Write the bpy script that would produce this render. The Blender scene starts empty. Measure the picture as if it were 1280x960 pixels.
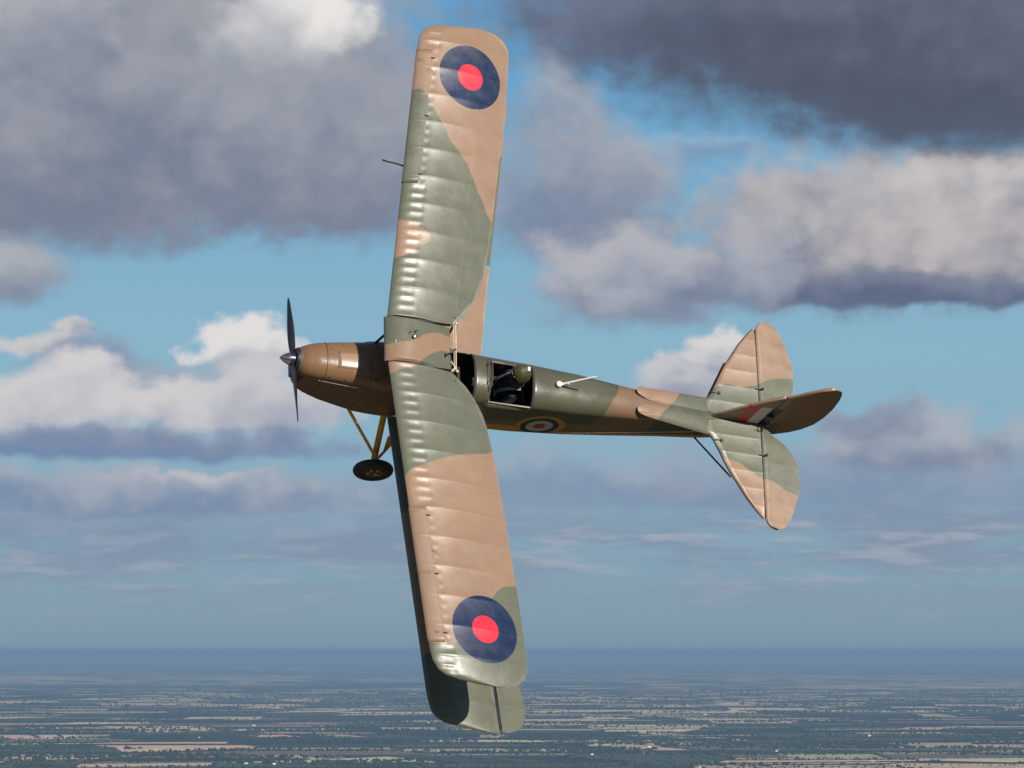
import bpy, math, random
import numpy as np
from mathutils import Matrix, Vector
random.seed(4); rng = np.random.default_rng(4)
S = bpy.context.scene; COL = S.collection
ALT = 430.0                          # flying height

# ------------------------------------------------------------------ camera
cam = bpy.data.cameras.new('camera'); cam.lens = 140.625; cam.sensor_width = 36; cam.clip_start = 1; cam.clip_end = 2500000
co = bpy.data.objects.new('camera', cam); COL.objects.link(co); S.camera = co
PITCH = math.atan(333.5/5000)
co.location = (0, 0, ALT); co.rotation_euler = (math.pi/2 + PITCH, 0, 0)
S.render.resolution_x = 1024; S.render.resolution_y = 768
CAMM = Matrix.Translation((0, 0, ALT)) @ Matrix.Rotation(math.pi/2 + PITCH, 4, 'X')
# attitude of the aircraft (axes: aft, starboard, up)
RB = Matrix(((.93158, -.02703, .36252), (.12852, -.90835, -.39798), (.34005, .41734, -.84273)))
T = Vector((.38398, .11919, 50.86193)) - RB @ Vector((3.5, 0, 0))
FL = Matrix(((1, 0, 0), (0, -1, 0), (0, 0, -1)))
L4 = (FL @ RB).to_4x4(); L4.translation = FL @ T
PLANE = CAMM @ L4
# ------------------------------------------------------------------ sun and sky
SUN_LOCAL = Vector((.20, .05, 1)).normalized()
SUN = (PLANE.to_3x3() @ SUN_LOCAL).normalized()
sl = bpy.data.lights.new('sun', 'SUN'); sl.energy = 5.0; sl.angle = math.radians(.53); sl.color = (1, .93, .84)
so = bpy.data.objects.new('sun', sl); COL.objects.link(so)
so.rotation_euler = SUN.to_track_quat('Z', 'Y').to_euler()
SE = math.asin(SUN.z); SR = math.atan2(SUN.x, SUN.y)
W = bpy.data.worlds.new('World'); S.world = W; W.use_nodes = True
W.cycles.sampling_method = 'MANUAL'; W.cycles.sample_map_resolution = 256
S.view_settings.view_transform = 'Standard'; S.view_settings.look = 'None'
S.view_settings.exposure = .58; S.view_settings.gamma = 1
S.cycles.volume_bounces = 0; S.cycles.max_bounces = 6

class NT:
    """small helper for writing node maths"""
    def __init__(s, tree): s.t = tree; s.t.nodes.clear()
    def n(s, typ, **k):
        o = s.t.nodes.new(typ)
        for a, b in k.items(): setattr(o, a, b)
        return o
    def put(s, sock, v):
        if hasattr(v, 'is_linked') or hasattr(v, 'links'): s.t.links.new(v, sock)
        else: sock.default_value = v
    def m(s, op, a, b=0, c=0, clamp=False):
        o = s.n('ShaderNodeMath', operation=op, use_clamp=clamp)
        s.put(o.inputs[0], a); s.put(o.inputs[1], b)
        if op in ('MULTIPLY_ADD', 'WRAP'): s.put(o.inputs[2], c)
        return o.outputs[0]
    def step(s, v, a, b, lo=0, hi=1):
        o = s.n('ShaderNodeMapRange', interpolation_type='SMOOTHSTEP'); s.put(o.inputs[0], v)
        for i, q in zip((1, 2, 3, 4), (a, b, lo, hi)): s.put(o.inputs[i], q)
        return o.outputs[0]
    def mix(s, f, a, b, mode='MIX'):
        o = s.n('ShaderNodeMix', data_type='RGBA', blend_type=mode); s.put(o.inputs[0], f)
        s.put(o.inputs[6], a if hasattr(a, 'links') else tuple(a)[:3] + (1,)); s.put(o.inputs[7], b if hasattr(b, 'links') else tuple(b)[:3] + (1,))
        return o.outputs[2]
    def noise(s, vec, scale, detail=4, rough=.5, dist=0, out=0, dim='3D'):
        o = s.n('ShaderNodeTexNoise', noise_dimensions=dim); s.put(o.inputs['Vector'], vec); o.inputs['Scale'].default_value = scale
        o.inputs['Detail'].default_value = detail; o.inputs['Roughness'].default_value = rough; o.inputs['Distortion'].default_value = dist
        return o.outputs[out]
def srgb(r, g, b):
    f = lambda c: (c/255/12.92) if c <= 10 else ((c/255+.055)/1.055)**2.4
    return (f(r), f(g), f(b))

def build_world():
    N = NT(W.node_tree)
    out = N.n('ShaderNodeOutputWorld'); bg = N.n('ShaderNodeBackground'); bg.inputs[1].default_value = .0667
    sky = N.n('ShaderNodeTexSky', sky_type='NISHITA', sun_disc=False, sun_elevation=SE, sun_rotation=SR, altitude=600,
              air_density=1.0, dust_density=.6, ozone_density=2.5)
    tc = N.n('ShaderNodeTexCoord'); d = tc.outputs['Generated']
    sep = N.n('ShaderNodeSeparateXYZ'); N.put(sep.inputs[0], d)
    X, Y, Z = sep.outputs
    az = N.m('MULTIPLY', N.m('ARCTAN2', X, Y), 57.2958)
    el = N.m('MULTIPLY', N.m('ARCSINE', Z), 57.2958)
    cmb = N.n('ShaderNodeCombineXYZ'); N.put(cmb.inputs[0], az); N.put(cmb.inputs[1], N.m('MULTIPLY', el, 1.25)); p = cmb.outputs[0]
    # warped angular coordinates give the billows
    n1 = N.noise(p, .55, 2, .5, out=1, dim='2D')      # big billows
    n2 = N.noise(p, 1.6, 4, .5, .0, out=1, dim='2D')      # small billows
    s1 = N.n('ShaderNodeSeparateColor'); N.put(s1.inputs[0], n1)
    s2 = N.n('ShaderNodeSeparateColor'); N.put(s2.inputs[0], n2)
    vo = N.n('ShaderNodeTexVoronoi', feature='SMOOTH_F1', voronoi_dimensions='2D'); vo.inputs['Scale'].default_value = 1.5; vo.inputs['Smoothness'].default_value = .35
    vo.inputs['Detail'].default_value = 1; vo.inputs['Roughness'].default_value = .5
    wp = N.n('ShaderNodeVectorMath', operation='MULTIPLY_ADD'); N.put(wp.inputs[0], n2); wp.inputs[1].default_value = (.55, .55, 0); N.put(wp.inputs[2], p)
    N.put(vo.inputs['Vector'], wp.outputs[0]); bil = vo.outputs['Distance']
    def warp(v, a, i, b):
        v = N.m('ADD', v, N.m('MULTIPLY', N.m('SUBTRACT', s1.outputs[i], .5), a))
        return N.m('ADD', v, N.m('MULTIPLY', N.m('SUBTRACT', s2.outputs[i], .5), b))
    wx = warp(az, 1.6, 0, .9); wy = warp(el, .8, 1, .6)
    nz = N.noise(p, 2.0, 6, .54, dim='2D')              # edge wisps and inner shading
    nb = N.noise(p, .6, 3, .5, dim='2D')
    inner = N.m('ADD', N.m('MULTIPLY', N.m('SUBTRACT', nz, .5), .5), N.m('MULTIPLY', N.m('SUBTRACT', nb, .5), 1.5))
    inner = N.m('SUBTRACT', inner, N.m('MULTIPLY', N.m('SUBTRACT', bil, .45), .4))
    # clear sky
    aer = N.mix(N.step(el, -.5, 4.5), [c*10 for c in srgb(121, 148, 169)], [c*10 for c in srgb(134, 176, 198)])
    aer = N.mix(N.step(el, 4.0, 9.5), aer, [c*10 for c in srgb(96, 159, 202)])
    col = N.mix(N.step(el, 9, 40, .88, 0), N.mix(1.0, sky.outputs[0], (.70, .86, 1.0), 'MULTIPLY'), aer)
    # high thin veil and low stratus near the horizon (all round)
    band = N.m('MULTIPLY', N.step(el, .2, 1.6), N.step(el, 2.8, 1.5))
    st = N.n('ShaderNodeCombineXYZ'); N.put(st.inputs[0], N.m('MULTIPLY', az, .28)); N.put(st.inputs[1], N.m('MULTIPLY', el, 1.6))
    stn = N.noise(st.outputs[0], 1.5, 4, .55, 0, dim='2D')
    col = N.mix(N.m('MULTIPLY', N.m('MULTIPLY', band, N.step(stn, .34, .60)), .85), col, [c*10 for c in srgb(132, 146, 168)])
    stn2 = N.noise(st.outputs[0], 2.9, 4, .55, 0, dim='2D')
    col = N.mix(N.m('MULTIPLY', N.m('MULTIPLY', band, N.step(stn2, .47, .72)), .6), col, [c*10 for c in srgb(172, 178, 190)])
    # other clouds, all round the sky outside the described group
    gen = N.noise(d, 3.2, 5, .56, 0)
    far = N.m('MAXIMUM', N.step(N.m('ABSOLUTE', az), 9, 14), N.step(el, 10, 14))
    gm = N.m('MULTIPLY', N.m('MULTIPLY', N.step(gen, .50, .60), far), N.step(el, 1.0, 3.0))
    col = N.mix(gm, col, N.mix(N.step(gen, .52, .72), [c*10 for c in srgb(185, 187, 193)], [c*10 for c in srgb(125, 132, 150)]))
    # cloud banks: az, el, rx, up, down, soft, dark, light, light threshold shift, opacity
    def P(x, y): return (x-640)/87.3, 3.82 + (480-y)/87.3
    for (x, y, rx, up, dn, soft, dk, lt, sh, op) in CLOUDS:
        cx, cy = P(x, y); rx /= 87.3; up /= 87.3; dn /= 87.3
        dx = N.m('MULTIPLY', N.m('SUBTRACT', wx, cx), 1/rx)
        t = N.m('SUBTRACT', wy, cy)
        flat = N.m('SUBTRACT', N.m('ADD', N.m('MULTIPLY', wy, .35), N.m('MULTIPLY', el, .65)), cy)
        dy = N.m('MAXIMUM', N.m('MULTIPLY', t, 1/up), N.m('MULTIPLY', flat, -1/dn))
        r = N.m('SQRT', N.m('ADD', N.m('MULTIPLY', dx, dx), N.m('MULTIPLY', dy, dy)))
        e = N.m('ADD', r, N.m('MULTIPLY', N.m('SUBTRACT', nz, .5), -.55))
        mask = N.step(e, 1+soft*1.25, 1-soft*1.25, 0, op)
        lit = N.m('ADD', N.m('MULTIPLY', t, .75/((up+dn)*.5)), N.m('ADD', inner, sh))
        c = N.mix(N.step(lit, -.75, .75), [q*10 for q in srgb(*dk)], [q*10 for q in srgb(*lt)])
        col = N.mix(mask, col, c)
    N.put(bg.inputs[0], col); N.put(out.inputs[0], bg.outputs[0])
CLOUDS = [
 (740, 600, 260, 40, 40, .5, (126,146,172), (160,170,186), 0, .75),
 (1110, 600, 300, 50, 45, .5, (120,140,168), (150,160,180), 0, .75),
 (200, 660, 420, 45, 35, .6, (124,146,172), (148,160,180), 0, .6),
 (860, 190, 95, 16, 14, .5, (128,150,180), (150,180,205), .2, .7),
 # low shelf on the left
 (190, 625, 260, 42, 22, .25, (122,142,170), (165,172,186), -.05, .9),
 (240, 600, 90, 16, 14, .3, (150,160,178), (192,190,196), .3, .8),
 (110, 560, 330, 26, 16, .3, (112,130,166), (140,152,178), -.2, .85),
 # cumulus row on the left
 (310, 442, 54, 38, 26, .2, (172,175,186), (224,221,220), .5, 1),
 (45, 434, 45, 18, 16, .3, (165,168,182), (205,200,200), .4, .9),
 (110, 448, 85, 20, 22, .4, (128,140,168), (146,156,178), 0, .75),
 (225, 474, 100, 22, 20, .4, (138,148,170), (160,168,184), 0, .75),
 (40, 505, 150, 46, 36, .28, (166,170,186), (206,203,205), .5, 1),
 (105, 485, 60, 38, 40, .28, (170,173,187), (210,207,208), .5, .9),
 (280, 508, 150, 38, 34, .28, (166,170,186), (206,204,205), .5, 1),
 (340, 500, 80, 30, 34, .35, (168,172,186), (198,197,201), .3, .8),
 (180, 552, 250, 12, 12, .6, (126,138,164), (136,147,170), 0, .6),
 # right cumulus low
 (1150, 560, 150, 50, 30, .3, (122,136,162), (172,176,186), .05, .9),
 (1085, 525, 60, 25, 25, .3, (128,138,162), (150,156,174), .0, .8),
 # behind the tail
 (850, 480, 95, 30, 22, .25, (146,154,172), (196,196,202), .2, 1),
 (900, 448, 55, 34, 22, .2, (150,156,172), (214,212,212), .3, 1),
 # middle column
 (715, 130, 60, 70, 60, .4, (120,134,160), (172,176,184), 0, .85),
 (745, 250, 95, 90, 90, .35, (124,134,155), (168,170,178), .0, .9),
 (690, 240, 80, 90, 80, .4, (122,136,162), (156,162,176), .0, .8),
 (785, 365, 130, 75, 42, .25, (124,136,160), (180,180,188), .1, .95),
 # right cumulus mass
 (1130, 300, 265, 112, 86, .22, (112,121,144), (186,183,185), -.05, 1),
 (1250, 235, 110, 45, 60, .35, (150,152,164), (208,201,196), .15, .85),
 (1190, 320, 120, 50, 40, .4, (150,152,164), (200,192,190), .2, .75),
 (1130, 372, 230, 30, 15, .3, (94,103,130), (120,128,150), -.1, .9),
 (940, 350, 70, 70, 40, .3, (126,137,160), (172,174,184), .0, .9),
 # dark roof on the right
 (1230, 120, 210, 90, 72, .35, (86,93,112), (106,113,131), -.2, .95),
 (890, 30, 262, 110, 66, .36, (94,104,128), (116,124,144), -.1, 1),
 (1150, 60, 350, 160, 112, .3, (84,91,110), (106,113,131), -.2, 1),
 # grey mass on the left
 (90, 235, 210, 90, 78, .35, (121,130,152), (152,157,168), 0, .95),
 (-20, 345, 95, 60, 38, .3, (128,136,158), (174,174,180), .1, .9),
 (150, 150, 410, 260, 145, .2, (119,128,149), (157,160,169), .0, 1),
 (400, 200, 190, 150, 95, .25, (121,130,151), (157,161,171), .0, 1),
 (20, 20, 110, 50, 60, .4, (140,146,160), (176,178,184), .2, .8),
 (372, 18, 78, 60, 58, .28, (170,173,180), (232,229,225), .5, 1),
 (310, 60, 60, 60, 50, .4, (150,156,168), (190,192,196), .2, .8),
]
build_world()

# ------------------------------------------------------------------ object helpers
def meta(o, label=None, cat=None, group=None, kind=None):
    for k, v in (('label', label), ('category', cat), ('group', group), ('kind', kind)):
        if v: o[k] = v
    return o
def empty(name, M, parent=None):
    o = bpy.data.objects.new(name, None); COL.objects.link(o); o.matrix_world = M; o.empty_display_size = .3
    return o
def mesh(name, V, F, mat, parent=None, smooth=True, sharp=35, attrs=None, fmat=None):
    me = bpy.data.meshes.new(name); me.from_pydata([tuple(map(float, v)) for v in V], [], [tuple(map(int, f)) for f in F])
    mats = mat if isinstance(mat, (list, tuple)) else [mat]
    for m_ in mats: me.materials.append(m_)
    if fmat is not None: me.polygons.foreach_set('material_index', np.array(fmat, dtype=np.int32))
    if smooth:
        me.polygons.foreach_set('use_smooth', [True]*len(me.polygons))
        if sharp: me.set_sharp_from_angle(angle=math.radians(sharp))
    for k, v in (attrs or {}).items():
        a = me.attributes.new(k, 'FLOAT', 'POINT'); a.data.foreach_set('value', np.array(v, dtype=np.float32))
    me.update()
    o = bpy.data.objects.new(name, me); COL.objects.link(o)
    if parent is not None: o.parent = parent
    return o
class MB:
    def __init__(s): s.V = []; s.F = []
    def add(s, V, F):
        b = len(s.V); s.V += [tuple(v) for v in V]; s.F += [tuple(b+i for i in f) for f in F]; return s
    def tube(s, pts, r, n=10, caps=True, flat=None):
        """tube along points; r number or list; flat=(vector, factor) squashes the section along the other axis"""
        pts = [Vector(p) for p in pts]; k = len(pts); R = r if isinstance(r, (list, tuple)) else [r]*k
        b = len(s.V); up = None
        for i, p in enumerate(pts):
            t = (pts[min(i+1, k-1)] - pts[max(i-1, 0)]).normalized()
            if flat: a = Vector(flat[0]); a = (a - t*a.dot(t)).normalized()
            else:
                if up is None: up = Vector((0, 0, 1)) if abs(t.z) < .9 else Vector((1, 0, 0))
                a = (up - t*up.dot(t)).normalized(); up = a
            c = t.cross(a); f = flat[1] if flat else 1
            for j in range(n):
                th = 2*math.pi*j/n
                s.V.append(tuple(p + a*(R[i]*math.cos(th)) + c*(R[i]*f*math.sin(th))))
        for i in range(k-1):
            for j in range(n):
                s.F.append((b+i*n+j, b+i*n+(j+1) % n, b+(i+1)*n+(j+1) % n, b+(i+1)*n+j))
        if caps: s.F.append(tuple(b+j for j in reversed(range(n)))); s.F.append(tuple(b+(k-1)*n+j for j in range(n)))
        return s
    def box(s, c, h, M=None):
        M = M or Matrix.Identity(3); c = Vector(c); V = []
        for x in (-1, 1):
            for y in (-1, 1):
                for z in (-1, 1): V.append(c + M @ Vector((x*h[0], y*h[1], z*h[2])))
        return s.add(V, [(0, 1, 3, 2), (4, 6, 7, 5), (0, 4, 5, 1), (2, 3, 7, 6), (0, 2, 6, 4), (1, 5, 7, 3)])
    def lathe(s, prof, c, axis='X', n=40, sgn=1):
        """prof: list of (along, radius)"""
        b = len(s.V); k = len(prof)
        for (a, r) in prof:
            for j in range(n):
                th = 2*math.pi*j/n; u, v = r*math.cos(th), r*math.sin(th)
                q = (a*sgn, u, v) if axis == 'X' else ((u, a*sgn, v) if axis == 'Y' else (u, v, a*sgn))
                s.V.append(tuple(Vector(c)+Vector(q)))
        for i in range(k-1):
            for j in range(n): s.F.append((b+i*n+j, b+i*n+(j+1) % n, b+(i+1)*n+(j+1) % n, b+(i+1)*n+j))
        return s
    def ball(s, c, r, n=12, sc=(1, 1, 1)):
        pr = [(-math.cos(math.pi*i/n), math.sin(math.pi*i/n)+1e-4) for i in range(n+1)]; b = len(s.V)
        s.lathe([(a*r, q*r) for a, q in pr], (0, 0, 0), 'Z', 2*n)
        for i in range(b, len(s.V)):
            v = s.V[i]; s.V[i] = (v[0]*sc[0]+c[0], v[1]*sc[1]+c[1], v[2]*sc[2]+c[2])
        return s
    def build(s, name, mat, parent=None, **k): return mesh(name, s.V, s.F, mat, parent, **k)

# ------------------------------------------------------------------ materials
def mat(name, col, rough=.5, metal=0, spec=.5, coat=0, bump=0, bscale=60, vary=0, emit=None, trans=0):
    m_ = bpy.data.materials.new(name); m_.use_nodes = True; N = NT(m_.node_tree)
    o = N.n('ShaderNodeOutputMaterial'); b = N.n('ShaderNodeBsdfPrincipled'); N.put(o.inputs[0], b.outputs[0])
    tc = N.n('ShaderNodeTexCoord').outputs['Object']
    c = tuple(col) + (1,)
    if vary:
        n = N.noise(tc, bscale*.3, 5, .6); c = N.mix(N.step(n, .3, .7), [q*(1-vary) for q in col], [q*(1+vary) for q in col])
    N.put(b.inputs['Base Color'], c); b.inputs['Roughness'].default_value = rough; b.inputs['Metallic'].default_value = metal
    b.inputs['Specular IOR Level'].default_value = spec; b.inputs['Coat Weight'].default_value = coat; b.inputs['Coat Roughness'].default_value = .2
    b.inputs['Transmission Weight'].default_value = trans
    if bump:
        bp = N.n('ShaderNodeBump'); bp.inputs['Distance'].default_value = bump; N.put(bp.inputs['Height'], N.noise(tc, bscale, 4)); N.put(b.inputs['Normal'], bp.outputs[0])
    return m_
BROWN = (.188, .120, .077); GREEN = (.080, .084, .057); YELLOW = (.45, .21, .016)
RED = (.48, .010, .025); BLUE = (.002, .010, .040); WHITE = (.5, .48, .45)
def painted(name, circles=(), yellow=False, rough=.36, marks=(), flash=False, fabric=True, metal=0, tone=(1, 1, 1), ribs=None):
    """camouflage dope: green where the mesh attribute 'camo' is positive; discs = list of (axes, centre, [(radius, colour)...])"""
    m_ = bpy.data.materials.new(name); m_.use_nodes = True; N = NT(m_.node_tree)
    o = N.n('ShaderNodeOutputMaterial'); b = N.n('ShaderNodeBsdfPrincipled'); N.put(o.inputs[0], b.outputs[0])
    tc = N.n('ShaderNodeTexCoord').outputs['Object']
    at = N.n('ShaderNodeAttribute', attribute_name='camo').outputs['Fac']
    wob = N.m('MULTIPLY', N.m('SUBTRACT', N.noise(tc, 14, 3), .5), .02)
    f = N.step(N.m('ADD', at, wob), -.008, .008)
    n = N.noise(tc, 2.2, 6, .6); br = N.mix(N.step(n, .25, .75), [c*.93 for c in BROWN], [c*1.08 for c in BROWN])
    gr = N.mix(N.step(n, .25, .75), [c*.92 for c in GREEN], [c*1.1 for c in GREEN])
    col = N.mix(f, br, gr)
    if tone != (1, 1, 1): col = N.mix(1., col, tone, 'MULTIPLY')
    sx = N.n('ShaderNodeSeparateXYZ'); N.put(sx.inputs[0], tc)
    if yellow:
        u = N.n('ShaderNodeAttribute', attribute_name='under').outputs['Fac']
        col = N.mix(N.step(u, -.004, .004), col, YELLOW)
    for ax, cen, rings, side in circles:
        a = N.m('SUBTRACT', sx.outputs[ax[0]], cen[0]); q = N.m('SUBTRACT', sx.outputs[ax[1]], cen[1])
        r = N.m('SQRT', N.m('ADD', N.m('MULTIPLY', a, a), N.m('MULTIPLY', q, q)))
        if side is not None:   # only on the side where this attribute-free test holds
            k, lim, sg = side; on = N.m('GREATER_THAN', N.m('MULTIPLY', sx.outputs[k], sg), lim)
        else: on = 1.0
        for rad, c in rings:
            c = N.mix(N.step(n, .3, .7), [v*.9 for v in c], [v*1.1 for v in c])
            col = N.mix(N.m('MULTIPLY', N.step(r, rad+.003, rad-.003), on), col, c)
    if flash:
        x, z = sx.outputs[0], sx.outputs[2]
        for x0, x1, c in ((6.17, 6.335, (.36, .016, .016)), (6.335, 6.49, WHITE), (6.49, 6.63, BLUE)):
            fm = N.m('MULTIPLY', N.m('GREATER_THAN', x, x0), N.m('LESS_THAN', x, x1))
            fm = N.m('MULTIPLY', fm, N.m('MULTIPLY', N.m('GREATER_THAN', z, .03), N.m('LESS_THAN', z, .52)))
            col = N.mix(fm, col, c)
    for mx, my in marks:    # worn stencilling too small to read
        fm = N.m('MULTIPLY', N.m('LESS_THAN', N.m('ABSOLUTE', N.m('SUBTRACT', sx.outputs[0], mx)), .045), N.m('LESS_THAN', N.m('ABSOLUTE', N.m('SUBTRACT', sx.outputs[1], my)), .022))
        col = N.mix(N.m('MULTIPLY', fm, N.step(N.noise(tc, 75, 0), .57, .62)), col, (.03, .03, .03))
    # streaks of grime, running aft
    mp = N.n('ShaderNodeMapping'); mp.inputs['Scale'].default_value = (1.2, 9, 9); N.put(mp.inputs[0], tc)
    g = N.noise(mp.outputs[0], 1.6, 6, .62)
    col = N.mix(N.step(g, .58, .8, 0, .16), col, (.03, .026, .02))
    N.put(b.inputs['Base Color'], col)
    rg = N.step(N.noise(tc, 5, 5, .6), .3, .7, rough-.04, rough+.08); N.put(b.inputs['Roughness'], rg)
    b.inputs['Specular IOR Level'].default_value = .5; b.inputs['Metallic'].default_value = metal
    bp = N.n('ShaderNodeBump'); bp.inputs['Distance'].default_value = .0025
    h = N.m('ADD', N.m('MULTIPLY', N.noise(tc, 3.5, 4, .5), 2.0), N.m('MULTIPLY', N.noise(tc, 22, 3), .16))
    if ribs:    # stitched rib tapes, one over every rib, and the tape along the rear spar
        ay = N.m('ABSOLUTE', sx.outputs[1]); u = N.m('ABSOLUTE', N.m('SUBTRACT', N.m('FRACT', N.m('MULTIPLY', N.m('SUBTRACT', ay, ribs[0]-.5*ribs[1]), 1/ribs[1])), .5))
        rb = N.step(u, .020/ribs[1], .013/ribs[1])
        if ribs[2] < 0: rb = N.m('MULTIPLY', rb, N.m('MULTIPLY', N.m('LESS_THAN', sx.outputs[0], 6.53), .6))
        h = N.m('ADD', h, N.m('MULTIPLY', rb, .6))
        sp = N.m('ABSOLUTE', N.m('SUBTRACT', N.m('SUBTRACT', sx.outputs[0], N.m('MULTIPLY', ay, .1028)), ribs[2]))
        h = N.m('ADD', h, N.m('MULTIPLY', N.step(sp, .02, .013), .16))
    N.put(bp.inputs['Height'], h)
    N.put(b.inputs['Normal'], bp.outputs[0])
    return m_
RU = [(.437, BLUE), (.178, RED)]
M_UP = painted('upper_wing_dope', ribs=(.33, .385, 1.96), circles=[((0, 1), (2.18, 3.745), RU, (2, .9, 1)), ((0, 1), (2.188, -3.79), RU, (2, .9, 1))], rough=.37,
               marks=[(1.50, 3.87), (1.62, 3.72), (1.36, 2.53), (1.53, 2.815), (1.44, 3.08), (1.35, -2.34), (1.55, -2.85), (1.41, -3.14), (1.50, -3.13), (1.55, -3.91)])
M_WING = painted('wing_dope', yellow=True, ribs=(.33, .385, 2.30))
M_TAIL = painted('tailplane_dope', ribs=(0., .235, -9))
M_FIN = painted('fin_dope', flash=True)
M_FUS = painted('fuselage_dope', yellow=True, rough=.26, tone=(.72, .70, .66), circles=[((0, 2), (3.60, -.375), [(.325, (.34, .18, .014)), (.25, BLUE), (.175, (.36, .33, .32)), (.08, (.22, .03, .02))], (1, .15, -1))])
M_COWL = painted('cowl_paint', yellow=True, rough=.26, tone=(.74, .64, .50))
M_BLACK = mat('black_paint', (.012, .012, .013), .45)
M_DARK = mat('dark_interior', (.007, .007, .0065), .8, vary=.4, bscale=30)
M_RUB = mat('tyre_rubber', (.016, .016, .016), .75, bump=.002, bscale=80)
M_ALU = mat('polished_aluminium', (.40, .40, .41), .25, 1)
M_STEEL = mat('dull_steel', (.17, .16, .14), .45, .7)
M_YEL = mat('yellow_enamel', (.62, .30, .02), .35, vary=.15, bscale=20)
M_GRN = mat('olive_enamel', (.06, .065, .035), .3, vary=.15, bscale=30)
M_GREY = mat('grey_green_panel', (.15, .155, .125), .28, vary=.12, bscale=20, metal=.2)
M_WHITE = mat('white_paint', (.72, .70, .64), .4)
M_CREAM = mat('cream_paint', (.50, .40, .30), .4)
M_STRUT = mat('dark_strut_paint', (.035, .028, .022), .4)
M_WIRE = mat('streamlined_wire', (.12, .11, .10), .4, .8)
M_PROP = mat('propeller_black', (.012, .013, .018), .3)
M_TAPE = mat('faded_panel_brown', (.215, .135, .085), .24)
M_GLASS = mat('windscreen_glass', (.85, .88, .86), .05, trans=1)

# ------------------------------------------------------------------ the biplane
PL = empty('biplane', PLANE)
meta(PL, 'camouflaged brown and green two-seat biplane flying steeply banked with its wingtip down over the fields', 'biplane')

def sdist(px, py, poly):
    """signed distance to a closed polygon, positive inside (numpy arrays)"""
    P = np.array(poly, float); Q = np.roll(P, -1, 0); d = np.full(px.shape, 1e9); ins = np.zeros(px.shape, bool)
    for (ax, ay), (bx, by) in zip(P, Q):
        ex, ey = bx-ax, by-ay; t = np.clip(((px-ax)*ex+(py-ay)*ey)/(ex*ex+ey*ey+1e-12), 0, 1)
        d = np.minimum(d, np.hypot(px-ax-t*ex, py-ay-t*ey))
        c = ((ay > py) != (by > py)); xi = ax + (py-ay)*ex/(ey if abs(ey) > 1e-12 else 1e-12); ins ^= c & (px < xi)
    return np.where(ins, d, -d)
def smooth_poly(pts, n=5):
    P = [np.array(p, float) for p in pts]; out = []
    for i in range(len(P)-1):
        a = P[max(i-1, 0)]; b = P[i]; c = P[i+1]; d = P[min(i+2, len(P)-1)]
        for k in range(n):
            t = k/n; out.append(tuple(.5*(2*b+(c-a)*t+(2*a-5*b+4*c-d)*t*t+(-a+3*b-3*c+d)*t**3)))
    return out + [tuple(P[-1])]
def camo(px, py, greens, browns=()):
    v = np.full(px.shape, -1.0)
    for g in greens: v = np.maximum(v, sdist(px, py, g))
    for b_ in browns: v = np.minimum(v, -sdist(px, py, b_))
    return v
GU = []   # green patches of the upper wing, seen from above: x aft, y starboard
GU.append([(0, 3.43)] + smooth_poly([(1.39, 3.43), (1.53, 3.44), (1.76, 3.06), (1.93, 2.77), (2.15, 2.5), (2.29, 2.2), (2.36, 2.08), (2.46, 1.87), (2.6, 1.76), (3.2, 1.5)]) + [(3.2, .32), (1.98, .165)]
          + smooth_poly([(1.98, .165), (1.765, .178), (1.554, .105), (1.397, -.003), (1.09, -.083), (.9, -.1)]) + [(0, -.1)])
GU.append([(1.47, -.34)] + smooth_poly([(1.49, -.27), (1.60, -.17), (1.655, -.133), (1.80, -.05), (1.922, -.037), (2.05, -.027)]) + [(2.05, -.34)])
GU.append([(.9, -.50)] + smooth_poly([(.9, -.52), (1.076, -.496), (1.224, -.419), (1.405, -.337)]) + [(1.41, -.32), (3.2, -.32), (3.2, -1.2)]
          + smooth_poly([(3.2, -1.1), (2.465, -1.325), (2.357, -1.384), (2.251, -1.409), (1.986, -1.478), (1.721, -1.58), (1.51, -1.674), (1.33, -1.763), (1.20, -1.88), (.9, -1.95)]))
GU.append([(3.2, -3.05)] + smooth_poly([(3.2, -3.0), (2.667, -3.125), (2.479, -3.169), (2.37, -3.267), (2.25, -3.45), (2.125, -3.676), (1.95, -3.92), (1.751, -4.033), (1.437, -4.038), (1.2, -4.04)]) + [(1.2, -5), (3.2, -5)])
BU = [smooth_poly([(.9, 1.63), (1.12, 1.62), (1.28, 1.62), (1.45, 1.56), (1.60, 1.47), (1.61, 1.37), (1.47, 1.26), (1.29, 1.13), (1.1, 1.09), (.9, 1.08)], 4)]
GL = [[(1, -.2), (4, -.2), (4, -1.9), (2.6, -1.5), (1, -1.9)], smooth_poly([(1.2, -5), (1.2, -4.3), (2.0, -3.6), (2.6, -3.3), (4, -3.1), (4, -5)]),
      [(1, 1.9), (2.4, 2.1), (4, 1.7), (4, 3.5), (1, 3.6)]]

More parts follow.
